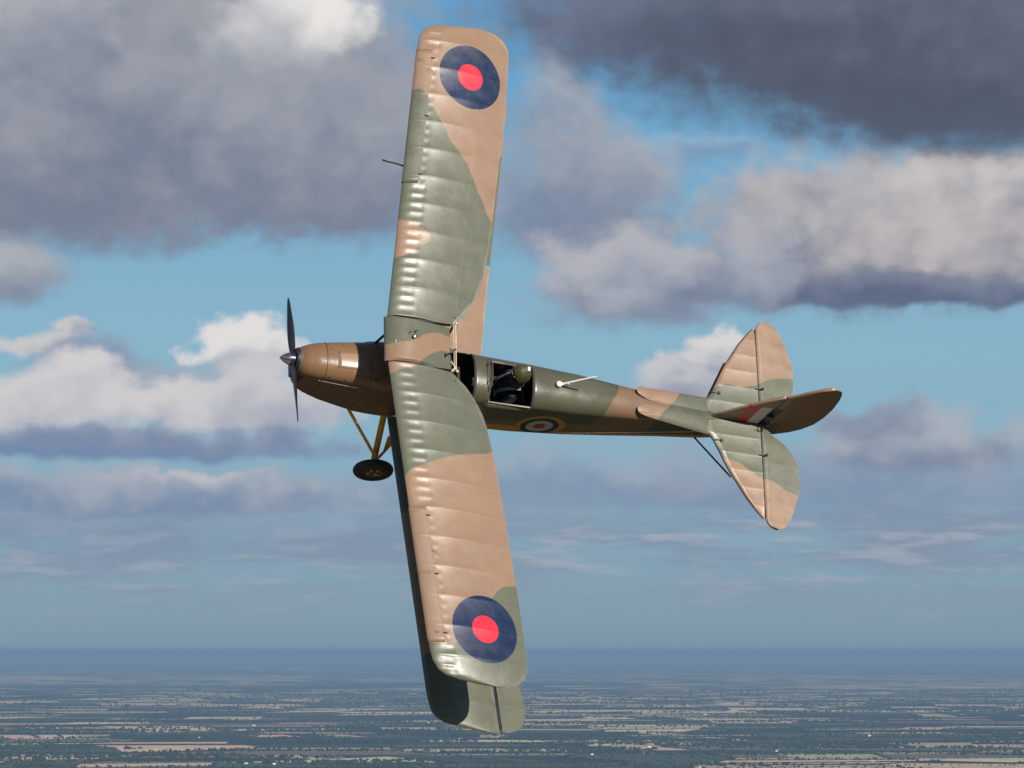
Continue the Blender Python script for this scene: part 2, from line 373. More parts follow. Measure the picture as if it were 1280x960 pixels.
def airfoil(s, t=.085, cam_=.040):
    s = np.clip(s, 0, 1)
    yt = 5*t*(.2969*np.sqrt(s)-.1260*s-.3516*s**2+.2843*s**3-.1036*s**4)
    yc = np.where(s < .38, cam_/.1444*(.76*s-s**2), cam_/(.62**2)*(.24+.76*s-s**2))
    return yc+yt, yc-yt
def wing(name, side, ys, le, te, le0, zfun, C, material, greens, browns, s0=0., inc=.07, under=True, rib0=.33, pitch=.385, sag=.0085, nose=True, thick=lambda a: 1., slats=None, parent=None, nU=40, spoly=None):
    """one fabric panel: ys span stations (positive), le/te outlines, le0 the straight leading edge used for rib relief"""
    sU = (1-np.cos(np.linspace(0, 1, nU)*np.pi*.5))**1.0
    sU = np.unique(np.concatenate([sU, np.linspace(.03, .24, 16)])); sL = (1-np.cos(np.linspace(0, 1, 16)*np.pi*.5))
    prof = [(s, 1) for s in sU[::-1]] + [(s, -1) for s in sL[1:]]
    nv = len(prof); S_ = np.array([q[0] for q in prof]); up = np.array([q[1] for q in prof])
    V = []; cam_v = []; und = []
    for a in ys:
        x0, x1 = le(a), te(a); X = x0 + S_*(x1-x0); c = (X-le0(a))/C
        hi, lo = airfoil(S_); loc = max(x1-x0, .02)
        z = np.where(up > 0, hi, lo)*(.35*C+.65*loc)*thick(a)
        u = ((a-rib0)/pitch) % 1; cusp = 1-abs(2*u-1)**2.6
        amp = np.clip((c-.10)/.12, 0, 1)*np.clip((1.0-c)/.1, 0, 1)*np.where(c > .70, .45, 1)
        dz = sag*amp*cusp + .004*np.clip((c-.69)/.03, 0, 1)*np.clip((1-c)/.2, 0, 1)
        if nose:
            un = ((a-rib0)/pitch*3) % 1; cn = 4*un*(1-un)
            onn = 0 if (slats and slats[0] < a < slats[1]) else 1
            wnd = np.clip((c-.03)/.10, 0, 1)*np.clip((.25-c)/.05, 0, 1)
            dz = dz + .0095*wnd*cn*onn
            if not onn: dz = dz + .006*np.clip((c-.16)/.01, 0, 1)*np.clip((.23-c)/.05, 0, 1)*cn
        z = z - dz*up*np.where(up > 0, 1, .6)*min(1, thick(a)*1.2)
        z = z + zfun(a) - (c-.3)*inc
        for j in range(nv):
            V.append((X[j], side*a, z[j])); und.append(-.05 if (up[j] > 0 or not under or j > nv-5) else .05)
    F = []; n = len(ys)
    for i in range(n-1):
        for j in range(nv-1):
            q = (i*nv+j, i*nv+j+1, (i+1)*nv+j+1, (i+1)*nv+j); F.append(q if side < 0 else q[::-1])
    for i, fl in ((0, 1), (n-1, 0)):
        h = [i*nv+j for j in range(nv)]; F.append(tuple(h if fl ^ (side < 0) else h[::-1]))
    A = np.array(V); cv = camo(A[:, 0], A[:, 1], greens, browns)
    for i in range(n-1):   # blunt trailing edge strip
        q = (i*nv+nv-1, i*nv, (i+1)*nv, (i+1)*nv+nv-1); F.append(q if side < 0 else q[::-1])
    return mesh(name, V, F, material, parent, attrs={'camo': cv, 'under': und}, sharp=50)
def itp(pts):
    a = np.array(sorted(pts)); return lambda v: float(np.interp(v, a[:, 0], a[:, 1]))
# upper wing
uLE0 = lambda a: 1.0516+.1028*a
uLE = itp([(0, 1.0516), (4.0, 1.4628), (4.14, 1.482), (4.25, 1.51), (4.36, 1.58), (4.42, 1.68), (4.46, 1.85), (4.485, 2.10), (4.497, 2.33)])
uTE = itp([(.315, 1.955), (.364, 1.99), (.43, 2.06), (.489, 2.12), (.60, 2.20), (.72, 2.27), (.85, 2.33), (1.0, 2.375), (1.35, 2.44), (1.7, 2.49), (2.4, 2.575), (3.35, 2.685), (3.95, 2.735), (4.15, 2.748), (4.25, 2.742), (4.33, 2.715), (4.40, 2.66), (4.45, 2.58), (4.485, 2.48), (4.497, 2.38)])
uZ = lambda a: .8818+.0551*a
tipthick = lambda t0: (lambda a: max(.16, math.sqrt(max(0, 1-((max(a, t0)-t0)/(4.56-t0))**2))))
ysU = np.unique(np.concatenate([np.arange(.318, 4.2, .0214), np.linspace(4.2, 4.497, 26)]))
SL = {1: (2.14, 4.03), -1: (2.26, 4.03)}
for sd in (1, -1):
    w = wing('upper_wing', sd, ysU, uLE, uTE, uLE0, uZ, 1.3, M_UP, GU, BU, thick=tipthick(3.9), slats=SL[sd], parent=PL)
    # leading edge slat
    V = []; F = []; a0, a1 = SL[sd]; st = np.linspace(a0, a1, 30); m_ = 16
    ss = np.concatenate([np.linspace(.15, 0, m_)**1.0, np.linspace(.004, .03, 4)]); sg = [1]*m_+[-1]*4
    for a in st:
        for s_, g in zip(ss, sg):
            hi, lo = airfoil(s_); z = (hi if g > 0 else lo)*1.3 + (.009 if g > 0 else -.006)
            V.append((uLE0(a)+s_*1.3-.008, sd*a, z+uZ(a)-(s_-.3)*.07))
    k = len(ss)
    for i in range(len(st)-1):
        for j in range(k-1):
            q = (i*k+j, i*k+j+1, (i+1)*k+j+1, (i+1)*k+j); F.append(q if sd < 0 else q[::-1])
    A = np.array(V)
    o = mesh('slat', V, F, M_UP, PL, attrs={'camo': camo(A[:, 0], A[:, 1], GU, BU)})
    md = o.modifiers.new('thickness', 'SOLIDIFY'); md.thickness = .005; md.offset = -1
    for a in np.linspace(a0+.12, a1-.12, 3): MB().box((uLE0(a)+.2, sd*a, uZ(a)+.100), (.028, .006, .006)).build('slat_link', M_DARK, PL)
# centre section fuel tank
ysC = np.linspace(.0, .300, 10)
V = []; F = []; ysF = np.linspace(-.300, .300, 26)
sU = np.unique(np.concatenate([(1-np.cos(np.linspace(0, 1, 34)*np.pi*.5))])); prof = [(s, 1) for s in sU[::-1]] + [(s, -1) for s in sU[1:]]
for y in ysF:
    e = 1 - .25*max(0, (abs(y)-.27)/.03)**2
    for s_, g in prof:
        hi, lo = airfoil(s_, .15, .055); x = 1.046+s_*.885
        z = (hi if g > 0 else lo)*.98*(e if g > 0 else 1)
        V.append((x, y, z + .878 - (s_*.68-.3)*.07))
nv = len(prof)
for i in range(len(ysF)-1):
    for j in range(nv-1): F.append((i*nv+j, (i+1)*nv+j, (i+1)*nv+j+1, i*nv+j+1)[::-1])
F.append(tuple(range(nv))); F.append(tuple((len(ysF)-1)*nv+j for j in reversed(range(nv))))
A = np.array(V)
tank = mesh('fuel_tank', V, F, painted('tank_paint', rough=.28), PL, attrs={'camo': camo(A[:, 0], A[:, 1], GU, BU)}, sharp=40)
b = MB(); b.lathe([(0, .001), (.018, .024), (.03, .026), (.045, .018), (.05, .0)][::1], (1.40, .03, 1.005), 'Z', 20).build('filler_cap', M_ALU, tank)
b = MB(); b.tube([(1.33, .075, .99), (1.35, .08, 1.05)], .006).build('fuel_vent', M_DARK, tank); b = MB(); b.tube([(1.42, .10, .99), (1.41, .10, 1.045), (1.44, .11, 1.05)], .007).build('fuel_vent', M_DARK, tank)
b = MB(); b.box((1.17, -.05, .985), (.012, .018, .006)).build('tank_plate', M_ALU, tank)
b = MB(); b.tube([(1.975, -.32, .93), (1.985, .33, .93)], .007).build('rear_spar_tube', M_CREAM, PL)
b = MB(); b.tube([(1.955, -.30, .925), (1.955, .30, .925)], .004).build('tank_rear_rail', M_CREAM, PL)
b = MB(); b.tube([(1.97, -.03, .95), (1.89, -.09, 1.02)], .011).box((1.88, -.095, 1.022), (.012, .03, .012)).build('fuel_gauge', M_STRUT, PL)
for y in (-.325, .335):
    b = MB(); b.ball((1.985, y, .945), .018, 8).build('spar_bolt', M_CREAM, PL)
for y in (-.309, .309):    # dark gap strips beside the tank
    b = MB(); b.box((1.5, y, .915), (.42, .004, .035)).build('root_gap', M_BLACK, PL)
# lower wing and ailerons
lLE0 = lambda a: 1.5373+.0989*a
lLE = itp([(0, 1.5373), (4.08, 1.941), (4.235, 1.965), (4.36, 2.0), (4.44, 2.07), (4.49, 2.18), (4.53, 2.50), (4.548, 2.80)])
HG = lambda a: 2.43+.0989*a+.04
lTEf = itp([(.33, 2.86), (.58, 2.884), (1.59, 2.975), (3.32, 3.165), (3.80, 3.215), (3.95, 3.222), (4.02, 3.240), (4.16, 3.257), (4.32, 3.253), (4.43, 3.20), (4.50, 3.11), (4.54, 3.0), (4.548, 2.92)])
lTE = lambda a: lTEf(a) if a < 1.93 else min(HG(a), lTEf(a))
lZ = lambda a: -.5372+.0621*a
ysL = np.unique(np.concatenate([np.arange(.335, 4.2, .0265), [1.925, 1.935], np.linspace(4.2, 4.548, 22)]))
for sd in (1, -1):
    wing('lower_wing', sd, ysL, lLE, lTE, lLE0, lZ, 1.32, M_WING, GL, (), thick=tipthick(3.95), parent=PL, nU=28)
    aT = itp([(1.95, 3.013), (3.32, 3.165), (3.80, 3.215), (3.90, 3.20), (3.98, 3.225), (4.16, 3.257), (4.32, 3.253), (4.43, 3.20), (4.50, 3.11), (4.535, 3.0)])
    # aileron: continues the wing section behind the hinge
    ysA = np.unique(np.concatenate([np.arange(1.955, 4.2, .035), np.linspace(4.2, 4.535, 14)])); V = []; F = []; k = 12
    for a in ysA:
        h0 = HG(a)+.001; x1 = max(aT(a), h0+.02); cc = np.linspace(0, 1, k)
        for g in (1, -1):
            for t in (cc if g > 0 else cc[::-1]):
                x = h0+t*(x1-h0); c = (x-lLE0(a))/1.32; hi, lo = airfoil(min(c, 1.)); u = ((a-.33)/.385) % 1
                th = (.024*(1-t)+.002)*tipthick(3.95)(a); zc = (hi+lo)/2*1.32
                V.append((x, sd*a, zc + g*th - .003*4*u*(1-u)*g*math.sin(math.pi*t) + lZ(a) - (c-.3)*.07))
    nv = 2*k
    for i in range(len(ysA)-1):
        for j in range(nv):
            q = (i*nv+j, i*nv+(j+1) % nv, (i+1)*nv+(j+1) % nv, (i+1)*nv+j); F.append(q[::-1] if sd < 0 else q)
    F.append(tuple(range(nv)) if sd < 0 else tuple(reversed(range(nv)))); h = [(len(ysA)-1)*nv+j for j in range(nv)]; F.append(tuple(h[::-1]) if sd < 0 else tuple(h))
    A = np.array(V); und = np.tile([-.05]*k+[-.05]*4+[.05]*(k-6)+[-.05]*2, len(ysA))
    mesh('aileron', V, F, M_WING, PL, attrs={'camo': camo(A[:, 0], A[:, 1], GL), 'under': und}, sharp=50)

for sd in (1, -1):
    MB().tube([(HG(a)+.003, sd*a, lZ(a)+(.0)+.018) for a in np.linspace(1.95, 4.50, 12)], .008, 8).build('aileron_gap_shade', M_BLACK, PL)  # black tube filling the aileron gap, its shade put in as colour
# ---- fuselage
ST = np.array([  # x, half width at longeron, z longeron, z deck, z bottom, half width bottom
 [.235, .15, -.03, .125, -.345, .125], [.26, .178, -.02, .146, -.40, .150], [.33, .205, .00, .180, -.485, .175], [.45, .232, .03, .215, -.575, .19], [.70, .262, .07, .255, -.680, .215],
 [1.08, .30, .11, .30, -.765, .25], [1.35, .32, .14, .33, -.765, .27], [1.70, .33, .15, .35, -.75, .285], [2.30, .318, .14, .345, -.73, .295], [3.25, .292, .115, .305, -.705, .280],
 [3.95, .262, .08, .255, -.655, .25], [4.6, .208, .04, .185, -.62, .195], [5.2, .165, -.005, .115, -.58, .14], [5.8, .105, -.03, .03, -.53, .09], [6.15, .06, -.045, .0, -.48, .05], [6.48, .022, -.05, -.035, -.40, .02]])
def fsec(x, off=0.):
    v = [float(np.interp(x, ST[:, 0], ST[:, i])) for i in range(1, 6)]
    w_, zl, zt, zb, wb = v; w_ -= off; wb -= off; zt -= off; zb += off
    pts = []
    for k in range(13):            # deck, from the middle over to starboard
        th = math.pi/2*k/12; pts.append((w_*math.sin(th)**.92, zl+(zt-zl)*math.cos(th)**.92))
    rb = min(.10, wb*.75)
    for k in range(1, 7): t = k/7; pts.append((w_+(wb-w_)*t**1.4, zl+(zb+rb-zl)*t))
    for k in range(0, 6): th = math.pi/2*k/5; pts.append((wb-rb+rb*math.cos(th), zb+rb-rb*math.sin(th)))
    pts.append((0, zb-.0))
    full = pts + [(-y, z) for y, z in pts[-2:0:-1]]
    return full
def xs_fine(a, b, step): return list(np.linspace(a, b, max(2, int(round((b-a)/step))+1)))
def fus_part(name, x0, x1, holes=(), step=.05, off=0, material=None, parent=PL, camo_f=None, endcaps=(True, True), flip=False):
    xs = set()
    for a, b in zip(sorted({x0, x1, *[h[0] for h in holes], *[h[1] for h in holes]})[:-1], sorted({x0, x1, *[h[0] for h in holes], *[h[1] for h in holes]})[1:]): xs |= set(np.round(xs_fine(a, b, step), 5))
    xs = sorted(xs); V = []; n = None; cv = []; un = []
    for x in xs:
        s_ = fsec(x, off); n = len(s_); zb = float(np.interp(x, ST[:, 0], ST[:, 4])); yl = .10 + .0*x
        for y, z in s_:
            V.append((x, y, z)); cv.append(camo_f(x, y, z) if camo_f else -1); un.append(zb+float(np.interp(x, [.3, 1.5, 2.6, 3.2, 3.8, 6], [.06, .09, .22, .26, .17, .15]))-z)
    F = []
    for i in range(len(xs)-1):
        xm = (xs[i]+xs[i+1])/2
        for j in range(n):
            ym = (V[i*n+j][1]+V[i*n+(j+1) % n][1])/2; zm = (V[i*n+j][2]+V[i*n+(j+1) % n][2])/2
            if any(h[0] < xm < h[1] and h[2](xm, ym, zm) for h in holes): continue
            F.append((i*n+j, (i+1)*n+j, (i+1)*n+(j+1) % n, i*n+(j+1) % n)[::-1] if not flip else (i*n+j, (i+1)*n+j, (i+1)*n+(j+1) % n, i*n+(j+1) % n))
    if endcaps[0]: F.append(tuple(range(n)) if flip else tuple(reversed(range(n)))[::1])
    if endcaps[1]: F.append(tuple((len(xs)-1)*n+j for j in range(n)))
    o = mesh(name, V, F, material, parent, attrs={'camo': cv, 'under': un}, sharp=42)
    return o
def camo_body(x, y, z):
    g = min(x-(2.05+.35*(z-.1)), 0.35)                                             # cockpit region turns green
    e = 4.42+.30*(z-.2)+.10*math.sin(y*6)                 # green ends
    v = min(g, e-x)
    lo = z-(-.30+.10*math.sin(x*2.1)+(.0 if x < 3.2 else .02*(x-3.2)))        # brown lower side
    v = min(v, lo)
    v2 = x-(5.10+.9*(y)+.1)                             # green again toward the tail
    return max(v, v2)
front_hole = (2.06, 2.46, lambda x, y, z: z > .16 and abs(y) < .30)
rear_hole = (2.68, 3.26, lambda x, y, z: z > .125 and y < .2)
cowl = fus_part('engine_cowl', .235, 1.13, material=M_COWL, camo_f=lambda x, y, z: -1, step=.03)
fus = fus_part('fuselage', 1.134, 6.48, holes=(front_hole, rear_hole), material=M_FUS, camo_f=camo_body, step=.04)
md = fus.modifiers.new('skin', 'SOLIDIFY'); md.thickness = .012; md.offset = -1
fus_part('cockpit_tub', 1.95, 3.45, off=.035, material=M_DARK, holes=((2.02, 2.5, lambda x, y, z: z > -.1), (2.64, 3.30, lambda x, y, z: z > -.2)), flip=True)
# cowl details: seams, hinge line, lighter panel, dark patch for the chin scoop, exhaust
def ring_at(x, off=-.003, y0=None): return [(x, y, z) for y, z in fsec(x, off)]
b = MB(); r = ring_at(.545, -.002); b.tube(r+[r[0]], .0035, 6, caps=False).build('cowl_seam', M_STRUT, cowl)
b = MB(); r = ring_at(1.131, -.001); b.tube(r+[r[0]], .004, 6, caps=False).build('cowl_seam', M_STRUT, cowl)
def side_line(x0, x1, k0, k1, r, off=-.004, n=14):
    pts = []
    for t in np.linspace(0, 1, n):
        x = x0+t*(x1-x0); s_ = fsec(x, off); k = k0+t*(k1-k0); i = int(math.floor(k)) % len(s_); f = k-math.floor(k); a, c = s_[i], s_[(i+1) % len(s_)]
        pts.append((x, a[0]+(c[0]-a[0])*f, a[1]+(c[1]-a[1])*f))
    return pts
NF = len(fsec(1.))
b = MB(); b.tube(side_line(.50, 1.0, NF-12.6, NF-12.6, 0), .006, 8).build('cowl_hinge', M_ALU, cowl)
b = MB(); b.tube(side_line(.50, 1.12, 12.6, 12.6, 0), .006, 8).build('cowl_hinge', M_ALU, cowl)
def patch(name, x0, x1, k0, k1, off, material, parent, n=8, th=.003):
    V = []; F = []
    for x in np.linspace(x0, x1, n):
        s_ = fsec(x, -off)
        for k in np.linspace(k0, k1, n):
            i = int(math.floor(k)) % len(s_); f = k-math.floor(k); a, c = s_[i], s_[(i+1) % len(s_)]
            V.append((x, a[0]+(c[0]-a[0])*f, a[1]+(c[1]-a[1])*f))
    for i in range(n-1):
        for j in range(n-1): F.append((i*n+j, i*n+j+1, (i+1)*n+j+1, (i+1)*n+j))
    o = mesh(name, V, F, material, parent); md = o.modifiers.new('thickness', 'SOLIDIFY'); md.thickness = th; return o
patch('scoop_shade', .236, .315, NF-18.2, NF-12.6, .003, M_BLACK, cowl)  # flat black patch painting the shade inside the recessed scoop
patch('access_panel', .68, .985, NF-4.0, NF+1.6, .003, M_TAPE, cowl)
for (x, k) in ((.60, 3), (.75, 5), (.9, 3), (1.05, 5), (.6, NF-9), (.8, NF-9), (1.0, NF-9), (1.2, NF-8), (1.5, NF-13), (2.9, NF-14), (2.75, NF-15.5)):
    p = side_line(x, x+.001, k, k, 0, n=2)[0]; b = MB(); b.ball(p, .009, 6).build('fastener', M_ALU, PL if x > 1.13 else cowl)
# nose ring and black front plate
b = MB(); b.lathe([(.0, .148), (-.035, .150), (-.06, .135), (-.062, .03), (-.05, .0005)], (.240, 0, 0), 'X', 40).build('nose_plate', M_BLACK, cowl)
b = MB(); b.lathe([(.012, .152), (-.01, .160), (-.018, .155), (-.02, .15)], (.238, 0, 0), 'X', 40).build('nose_ring', M_STEEL, cowl)
b = MB(); b.box((.222, 0, -.215), (.02, .105, .085)).build('intake_shade', M_BLACK, cowl)  # solid black block standing in for the shaded hollow of the intake
b = MB(); b.tube([(.225, -.13, -.12), (.212, -.12, -.20), (.225, -.10, -.29)], .016, 10).build('intake_pipe', mat('blue_hose', (.02, .025, .16), .4), cowl)
b = MB(); b.tube([(.55, .22, -.38), (.9, .26, -.45), (1.3, .28, -.62), (1.5, .28, -.70)], .028, 12).build('exhaust_pipe', M_STRUT, PL)
# propeller
pr = mesh('propeller', *(lambda b: (b.V, b.F))(MB().lathe([(-.01, .001), (-.01, .085), (.05, .09), (.08, .05), (.08, .001)], (.13, 0, 0), 'X', 30)), M_PROP, PL)
PH = math.radians(-11)
for sgn in (1, -1):
    V = []; F = []; ns = 26; nc = 10
    for i in range(ns):
        t = i/(ns-1); r_ = .05+t*.90; ch = .5*(.055+.05*math.sin(math.pi*min(1, t*1.05)**.8)*1.0)*(1 if t < .86 else math.sqrt(max(.02, 1-((t-.86)/.14)**2)))
        tw = math.radians(58-42*t); thk = .020*(1-.75*t)+.002
        for j in range(nc):
            a = 2*math.pi*j/nc; u, v = ch*math.cos(a), thk*math.sin(a)
            lx = u*math.sin(tw)+v*math.cos(tw); lt = u*math.cos(tw)-v*math.sin(tw)
            dy, dz = math.cos(PH)*sgn, math.sin(PH)*sgn
            V.append((.165+lx, dy*r_-dz*lt, dz*r_+dy*lt))
    for i in range(ns-1):
        for j in range(nc): F.append((i*nc+j, i*nc+(j+1) % nc, (i+1)*nc+(j+1) % nc, (i+1)*nc+j))
    F.append(tuple(range(nc))); F.append(tuple((ns-1)*nc+j for j in range(nc)))
    mesh('blade', V, F, M_PROP, pr)
MB().lathe([(-.012, .0005), (-.004, .012), (.02, .032), (.06, .058), (.105, .077), (.14, .083), (.145, .07)], (0, 0, 0), 'X', 36).build('spinner', M_ALU, pr)

# cockpit fittings
def coaming(x0, x1, ka, kb, r, material, name):
    pts = side_line(x0, x0+.0001, ka, kb, 0, n=14)+side_line(x0, x1, kb, kb, 0)[1:]+side_line(x1, x1+.0001, kb, ka, 0, n=14)[1:]+side_line(x1, x0, ka, ka, 0)[1:]
    MB().tube(pts, r, 8).build(name, material, PL)
M_LEATH = mat('dark_leather', (.02, .017, .014), .5)
pts = [(2.46, y, z) for x, y, z in side_line(2.46, 2.461, -9, 9, 0, n=16)]; MB().tube(pts, .014, 8).build('cockpit_coaming', M_LEATH, PL)
pts = [(3.26, y, z) for x, y, z in side_line(3.26, 3.261, -11.3, 7, 0, n=20)]; MB().tube(pts, .013, 8).build('cockpit_coaming', M_LEATH, PL)
MB().tube([(2.66, -.300, .165), (3.27, -.294, .155)], .009, 8).box((2.965, -.303, .145), (.30, .006, .018)).build('cockpit_sill', M_STEEL, PL)
MB().tube([(2.68, -.30, .10), (2.68, -.28, .22)], .008, 8).build('door_post', M_STEEL, PL)
MB().tube([(2.66, .20, .285), (3.26, .20, .268)], .013, 8).build('cockpit_coaming', M_LEATH, PL)
patch('instrument_deck', 2.475, 2.665, -10.5, 10.5, .006, M_GREY, PL, n=16, th=.004)
for x in (2.53, 2.61):
    b = MB(); b.tube([(x, y, z) for _, y, z in side_line(x, x+.001, -10.5, 10.5, 0, off=-.010, n=18)], .0035, 6).build('deck_strap', M_STRUT, PL)
# windscreens
def windscreen(x, nm):
    zc = .36; P_ = [(x-.01, -.235, .25), (x-.04, -.12, .345), (x-.04, .12, .345), (x-.01, .235, .25)]
    Q_ = [(x+.0, -.19, .39), (x-.01, -.09, .46), (x-.01, .09, .46), (x+.0, .19, .39)]
    V = P_+Q_; F = [(0, 1, 5, 4), (1, 2, 6, 5), (2, 3, 7, 6)]
    g = mesh(nm, V, F, M_GLASS, PL, smooth=False); md = g.modifiers.new('thickness', 'SOLIDIFY'); md.thickness = .003
    fb = MB().tube(Q_, .006, 6).tube(P_, .006, 6)
    for i in range(4): fb.tube([P_[i], Q_[i]], .006, 6)
    fb.build('windscreen_frame', M_STEEL, g)
windscreen(2.66, 'windscreen'); windscreen(2.10, 'windscreen')
MB().tube([(2.52, -.20, .30), (2.60, -.305, .16), (2.68, -.325, .12)], .007, 8).tube([(2.52, -.26, .23), (2.68, -.30, .22)], .007, 8).build('deck_brace', M_STRUT, PL)
# front cockpit seat and rear cockpit floor, seat, panel, stick
for x, nm in ((2.35, 'front'), (3.22, 'rear')):
    MB().box((x, 0, -.16), (.02, .19, .20)).box((x-.17, 0, -.35), (.18, .2, .02)).build('seat', M_DARK, PL)
MB().box((2.62, 0, .12), (.012, .25, .14)).build('instrument_panel', M_DARK, PL)
for (y, z) in ((-.15, .16), (-.05, .17), (.06, .17), (.16, .15), (-.1, .06), (.1, .06)):
    MB().lathe([(.0, .042), (.012, .042), (.014, .034), (.010, .03), (.010, .0005)], (2.634, y, z), 'X', 18).build('dial', M_STEEL, PL)
MB().tube([(2.80, 0, -.5), (2.83, 0, -.20), (2.85, 0, -.10)], .014, 8).build('control_stick', M_STEEL, PL)
MB().tube([(2.05, .03, .29), (2.14, .10, .34), (2.20, .02, .33), (2.12, -.04, .30)], .014, 8).build('cockpit_pipe', M_CREAM, PL)
# mast on the rear deck
ma = MB().tube([(3.60, 0, .30), (3.80, .0, .52), (3.965, 0, .69)], [.013, .011, .008], 8).build('mast', M_WHITE, PL)
MB().ball((3.60, 0, .325), .042, 10).build('mast_base', M_WHITE, ma)
MB().box((3.68, 0, .34), (.05, .014, .014)).build('mast_bracket', M_WHITE, ma)

# ---- strakes ahead of the tailplane
for sd in (1, -1):
    out_ = smooth_poly([(4.92, .03), (4.80, .06), (4.735, .10), (4.73, .15), (4.77, .185), (4.86, .20), (5.1, .218), (5.4, .238), (5.65, .252), (5.86, .262)], 4) + [(5.86, .03)]
    zs = lambda x, y: .20-(x-4.72)*.160 + (.012 if x < 4.85 else 0) - .9*max(0, abs(y)-.08)**2
    V = []; F = []; n = len(out_)
    cx, cy = 5.35, .12
    rings = 6
    for lay in (0, 1):
        for q in range(rings):
            f = 1-q/rings
            for (x, y) in out_:
                X = cx+(x-cx)*f; Yy = cy+(y-cy)*f
                V.append((X, sd*Yy, zs(X, Yy)+(.020*(1-f**4) if lay == 0 else -.018)))
    for lay in (0, 1):
        for q in range(rings-1):
            for i in range(n):
                a_ = lay*rings*n+q*n+i; b_ = lay*rings*n+q*n+(i+1) % n; F.append((a_, b_, b_+n, a_+n))
        F.append(tuple(lay*rings*n+(rings-1)*n+i for i in range(n)))
    for i in range(n): F.append((i, (i+1) % n, rings*n+(i+1) % n, rings*n+i))
    A = np.array(V); cv = [max(x-(5.22+.55*y-.02+.05*math.sin(9*y)), -1) for x, y, z in V]
    o = mesh('strake', V, F, M_TAIL, PL, attrs={'camo': cv}, sharp=60)
    import bmesh
    bm = bmesh.new(); bm.from_mesh(o.data); bmesh.ops.recalc_face_normals(bm, faces=bm.faces[:]); bm.to_mesh(o.data); bm.free()

# ---- tailplane
def plate(name, outl, thf, zf, greens, mat_, ribs, parent=PL, axis='z', sagA=.003, n=48, m=22, caxis=0, extra=None):
    """thick fabric-covered surface: outl(y)->(x0,x1) over list ribs of y stations"""
    V = []; F = []; ys = outl['ys']; cs = (1-np.cos(np.linspace(0, np.pi, m)))/2
    for y in ys:
        x0, x1 = outl['f'](y)
        for g in (1, -1):
            for t in (cs if g > 0 else cs[::-1][1:-1]):
                x = x0+t*(x1-x0); u = (abs(y)/ribs) % 1
                th = thf(t, y, x) - sagA*4*u*(1-u)*math.sin(math.pi*t)**.5*outl.get('sag', 1)
                V.append((x, y, zf(x, y)+g*max(th, .0015)) if axis == 'z' else (x, g*max(th, .0015), y))
    k = 2*m-2
    for i in range(len(ys)-1):
        for j in range(k): F.append((i*k+j, i*k+(j+1) % k, (i+1)*k+(j+1) % k, (i+1)*k+j))
    F.append(tuple(range(k))); F.append(tuple((len(ys)-1)*k+j for j in range(k)))
    A = np.array(V); cv = camo(A[:, 0], A[:, 1 if axis == 'z' else 2], greens)
    o = mesh(name, V, F, mat_, parent, attrs={'camo': cv}, sharp=45)
    bm = bmesh.new(); bm.from_mesh(o.data); bmesh.ops.recalc_face_normals(bm, faces=bm.faces[:]); bm.to_mesh(o.data); bm.free()
    return o
import bmesh
GT = [[(5, -.50)] + smooth_poly([(5.5, -.5), (5.887, -.573), (6.189, -.611), (6.364, -.712), (6.508, -.783), (6.676, -.806), (6.818, -.899), (7.074, -.99), (7.4, -1.1)])
      + smooth_poly([(7.4, .75), (7.077, .707), (6.764, .662), (6.539, .55), (6.295, .469), (6.079, .485), (5.859, .396), (5.4, .35)]) + [(5, .3)]]
sLE = itp([(0, 5.74), (.22, 5.765), (.30, 5.85), (.72, 6.055), (1.09, 6.29), (1.25, 6.42), (1.35, 6.515)])
eTE = itp([(.06, 6.60), (.14, 6.70), (.25, 6.86), (.38, 6.975), (.50, 7.035), (.60, 7.055), (.77, 7.058), (.90, 7.047), (1.18, 6.955), (1.33, 6.89), (1.40, 6.84), (1.455, 6.77), (1.475, 6.72)])
eLE = itp([(0, 6.545), (1.34, 6.545), (1.40, 6.565), (1.45, 6.61), (1.475, 6.70)])
stz = lambda x, y: .0
for sd in (1, -1):
    ys = np.linspace(.035, 1.345, 60)
    plate('tailplane', {'ys': ys*sd, 'f': lambda y: (sLE(abs(y)), 6.528)}, lambda t, y, x: .034*min(1, t*9+.25)**.5*(1-.25*t)*(1 if abs(y) < 1.1 else 1-.6*(abs(y)-1.1)/.25), stz, GT, M_TAIL, .235, sagA=.006)
    ye = np.unique(np.concatenate([np.linspace(.065, 1.35, 50), np.linspace(1.35, 1.474, 12)]))
    el_ = plate('elevator', {'ys': ye*sd, 'f': lambda y: (eLE(abs(y)), max(eTE(abs(y)), eLE(abs(y))+.012))}, lambda t, y, x: (.022*(1-t)+.004)*min(1, t*8+.4), stz, GT, M_TAIL, .28, sagA=.0025)
    # black tube filling the hinge gap, horns
    MB().tube([(6.537, sd*.07, .012), (6.537, sd*1.335, .010)], .011, 6).build('hinge_gap_fill', M_BLACK, PL)
    MB().tube([(sLE(abs(v))-.004, sd*v, 0) for v in np.linspace(.25, 1.34, 14)], .008, 6).build('dark_edge_line', M_STRUT, PL)  # dark tube laid along the tailplane's leading edge
    MB().box((6.545, sd*.47, .035), (.055, .006, .014)).box((6.575, sd*.47, .055), (.012, .006, .045)).build('elevator_horn', M_BLACK, el_)
    MB().box((5.93, sd*.335, .04), (.06, .006, .008)).box((5.96, sd*.335, .05), (.01, .02, .016)).build('cable_fitting', M_STRUT, PL)
    MB().tube([(5.83, sd*.09, -.50), (6.09, sd*.81, -.02)], .016, 10, flat=((1, 0, 0), .5)).build('tail_strut', M_STRUT, PL)
